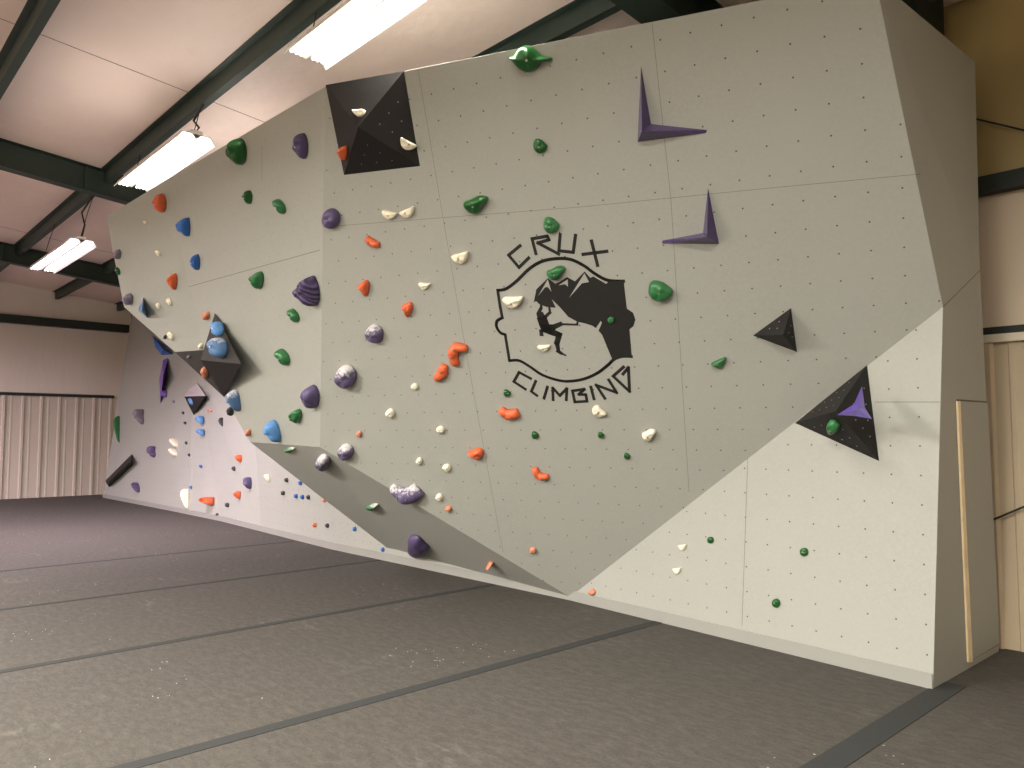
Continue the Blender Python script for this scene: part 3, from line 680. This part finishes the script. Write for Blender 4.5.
# ribbed siding wainscot
def siding(along, const, a, b, top, sgn, parent, mat='siding'):
    bm = bmesh.new(); x = a; prof = [(a, const)]
    while x < b:
        for dx, dp in ((.0, 0), (.02, .035), (.07, .035), (.09, 0), (.19, 0), (.2, .008), (.23, .008), (.24, 0)):
            if x+dx < b: prof.append((x+dx, const+sgn*(.012+dp)))
        x += .43 if along == 'Y' else .30
    prof.append((b, const))
    if along == 'X': prism(bm, prof, 0.0, top, 2)
    else: prism(bm, [(q, p) for p, q in prof], 0.0, top, 2)
    return link('metal_siding', bm, M[mat], parent)
siding('Y', XE, YB, 6.9, 2.72, 1, wl, 'sidingp'); siding('X', YW, -2.3, XR, 2.44, -1, wf)
def girt(a, b, label, mat='girt', nm='wall_girt'):
    bm = bmesh.new(); box(bm, a, b); bmesh.ops.bevel(bm, geom=bm.edges, offset=.006, segments=1); return tag(link(nm, bm, M[mat]), label, 'wall girt')
girt((XE, YB, 4.62), (XE+.2, 6.9, 4.84), 'dark steel girt running across the far end wall at mid height')
girt((XE, YB, 2.72), (XE+.06, 6.6, 2.80), 'dark trim rail capping the siding on the far end wall')
girt((-2.3, YW-.12, 3.66), (XR, YW, 3.80), 'dark green girt on the side wall right of the climbing wall')
girt((-2.3, YW-.05, 2.51), (XR, YW, 2.565), 'black rail above the siding right of the climbing wall')
girt((-2.3, YW-.06, 2.44), (XR, YW, 2.505), 'cream trim strip just under the black rail on the side wall', 'trimw', 'wall_trim')
# brace rods
for a, b, t in [((968, 117), (1040, 134), 'thin steel brace rod slanting high on the side wall'), ((990, 521), (1040, 500), 'thin steel brace rod slanting low on the side wall')]:
    bm = bmesh.new(); tube(bm, [atY(*a, YW-.07), atY(*b, YW-.07)], .008); tag(link('brace_rod', bm, M['girt']), t, 'brace rod', None)
# purlins (Z section) and frames
def purlin(y, label):
    z = zb(y); bm = bmesh.new(); t = .012
    prism(bm, [(y, z), (y+.09, z), (y+.09, z+.03), (y+.078, z+.03), (y+.078, z+t), (y+t, z+t), (y+t, z+.195), (y-.07, z+.2), (y-.07, z+.188), (y, z+.188)], XE, XR, 0)
    return tag(link('roof_purlin', bm, M['steel']), label, 'roof purlin', 'dark green purlins under the ceiling')
purlin(3.31, 'dark green roof purlin running above the row of lamps'); purlin(1.54, 'dark green roof purlin at the upper left corner of the view')
purlin(5.03, 'dark green roof purlin emerging over the top edge of the climbing wall')
purlin(6.6, 'dark green eave purlin beyond the top right corner of the climbing wall')
def rafter(X, label, dep=.30, wd=.2):
    bm = bmesh.new()
    def I(x0, x1, za, zb_): 
        prism(bm, [(YS, zb(YS)+za), (YB, zb(YB)+za), (YB, zb(YB)+zb_), (YS, zb(YS)+zb_)], x0, x1, 0)
    I(X-wd/2, X+wd/2, -.2, -.18); I(X-.012, X+.012, -.18, .19); I(X-wd/2, X+wd/2, .185, .198)
    for y in (3.05, 0.2):
        box(bm, (X-wd/2+.005, y-.01, zb(y)-.18), (X+wd/2-.005, y+.01, zb(y)+.17))
    return tag(link('roof_rafter', bm, M['steel']), label, 'roof rafter')
rafter(-12.9, 'dark steel rafter crossing the ceiling at the far lamp pair'); rafter(-19.4, 'dark steel rafter in front of the far end wall')
rafter(-3.75, 'dark steel rafter crossing above the middle of the climbing wall', wd=.32)
# column haunch by the top right corner
bm = bmesh.new(); prism(bm, [(5.95, 5.49), (5.95, 5.28), (6.5, 5.05), (YS, 4.95), (YS, 5.39)], -2.55, -2.15, 0); tag(link('rafter_haunch', bm, M['girt']), 'dark steel rafter haunch above the right end of the climbing wall', 'rafter haunch')

# ------------------------------------------------------------------ fluorescent lamps
for i, (x, y, z, c, p) in enumerate(LAMPS):
    em = emis('tube_glow_%d' % i, c if i < 1 else tuple(.5+.5*v for v in c), 4)
    lb = ['pinkish fluorescent lamp hanging farthest away on a long cable', 'fluorescent lamp in the middle of the visible row, left of the wall top', 'fluorescent lamp at the top edge of the view, nearest of the row'][i] if i < 3 else 'unseen fluorescent lamp added to light the room'
    r = empty('fluorescent_lamp', (x, y, z), lb, 'lamp', 'fluorescent lamps in rows'); L = (1.4, 1.2, 1.35)[i] if i < 3 else 1.35
    bm = bmesh.new()
    for s in (-1, 1):       # W-shaped reflector
        prism(bm, [(s*.01, .0), (s*.055, .05), (s*.155, .05), (s*.215, -.035), (s*.222, -.035), (s*.165, .06), (s*.05, .06), (s*.0, .01)], -L, L, 0)
    link('reflector', bm, M['housing'], r)
    bm = bmesh.new(); box(bm, (-L, -.07, .055), (L, .07, .10)); link('housing', bm, M['housing'], r)
    for yy in (-.155, -.105, -.06, .06, .105, .155):
        bm = bmesh.new(); tube(bm, [(-L+.04, yy, .005), (L-.04, yy, .005)], .014, 8); link('tube', bm, em, r)
    dy = 3.33-y if i < 3 else 0
    top = zb(y)+.26-z if i >= 3 else zb(3.33)+.0-z
    for s in (-1, 1):
        bm = bmesh.new(); tube(bm, [(s*(L-.1), 0, .09), (s*(L-.1), dy*.5, top*.6), (s*(L-.1), dy, top)], .006, 6); link('hanging_wire', bm, M['cable'], r)
    bm = bmesh.new(); tube(bm, [(L-.12, .02, .09), (L-.04, .04, top*.35), (L-.16, .02, top*.6), (L-.02, dy, top)], .014, 6); link('power_cable', bm, M['cable'], r)
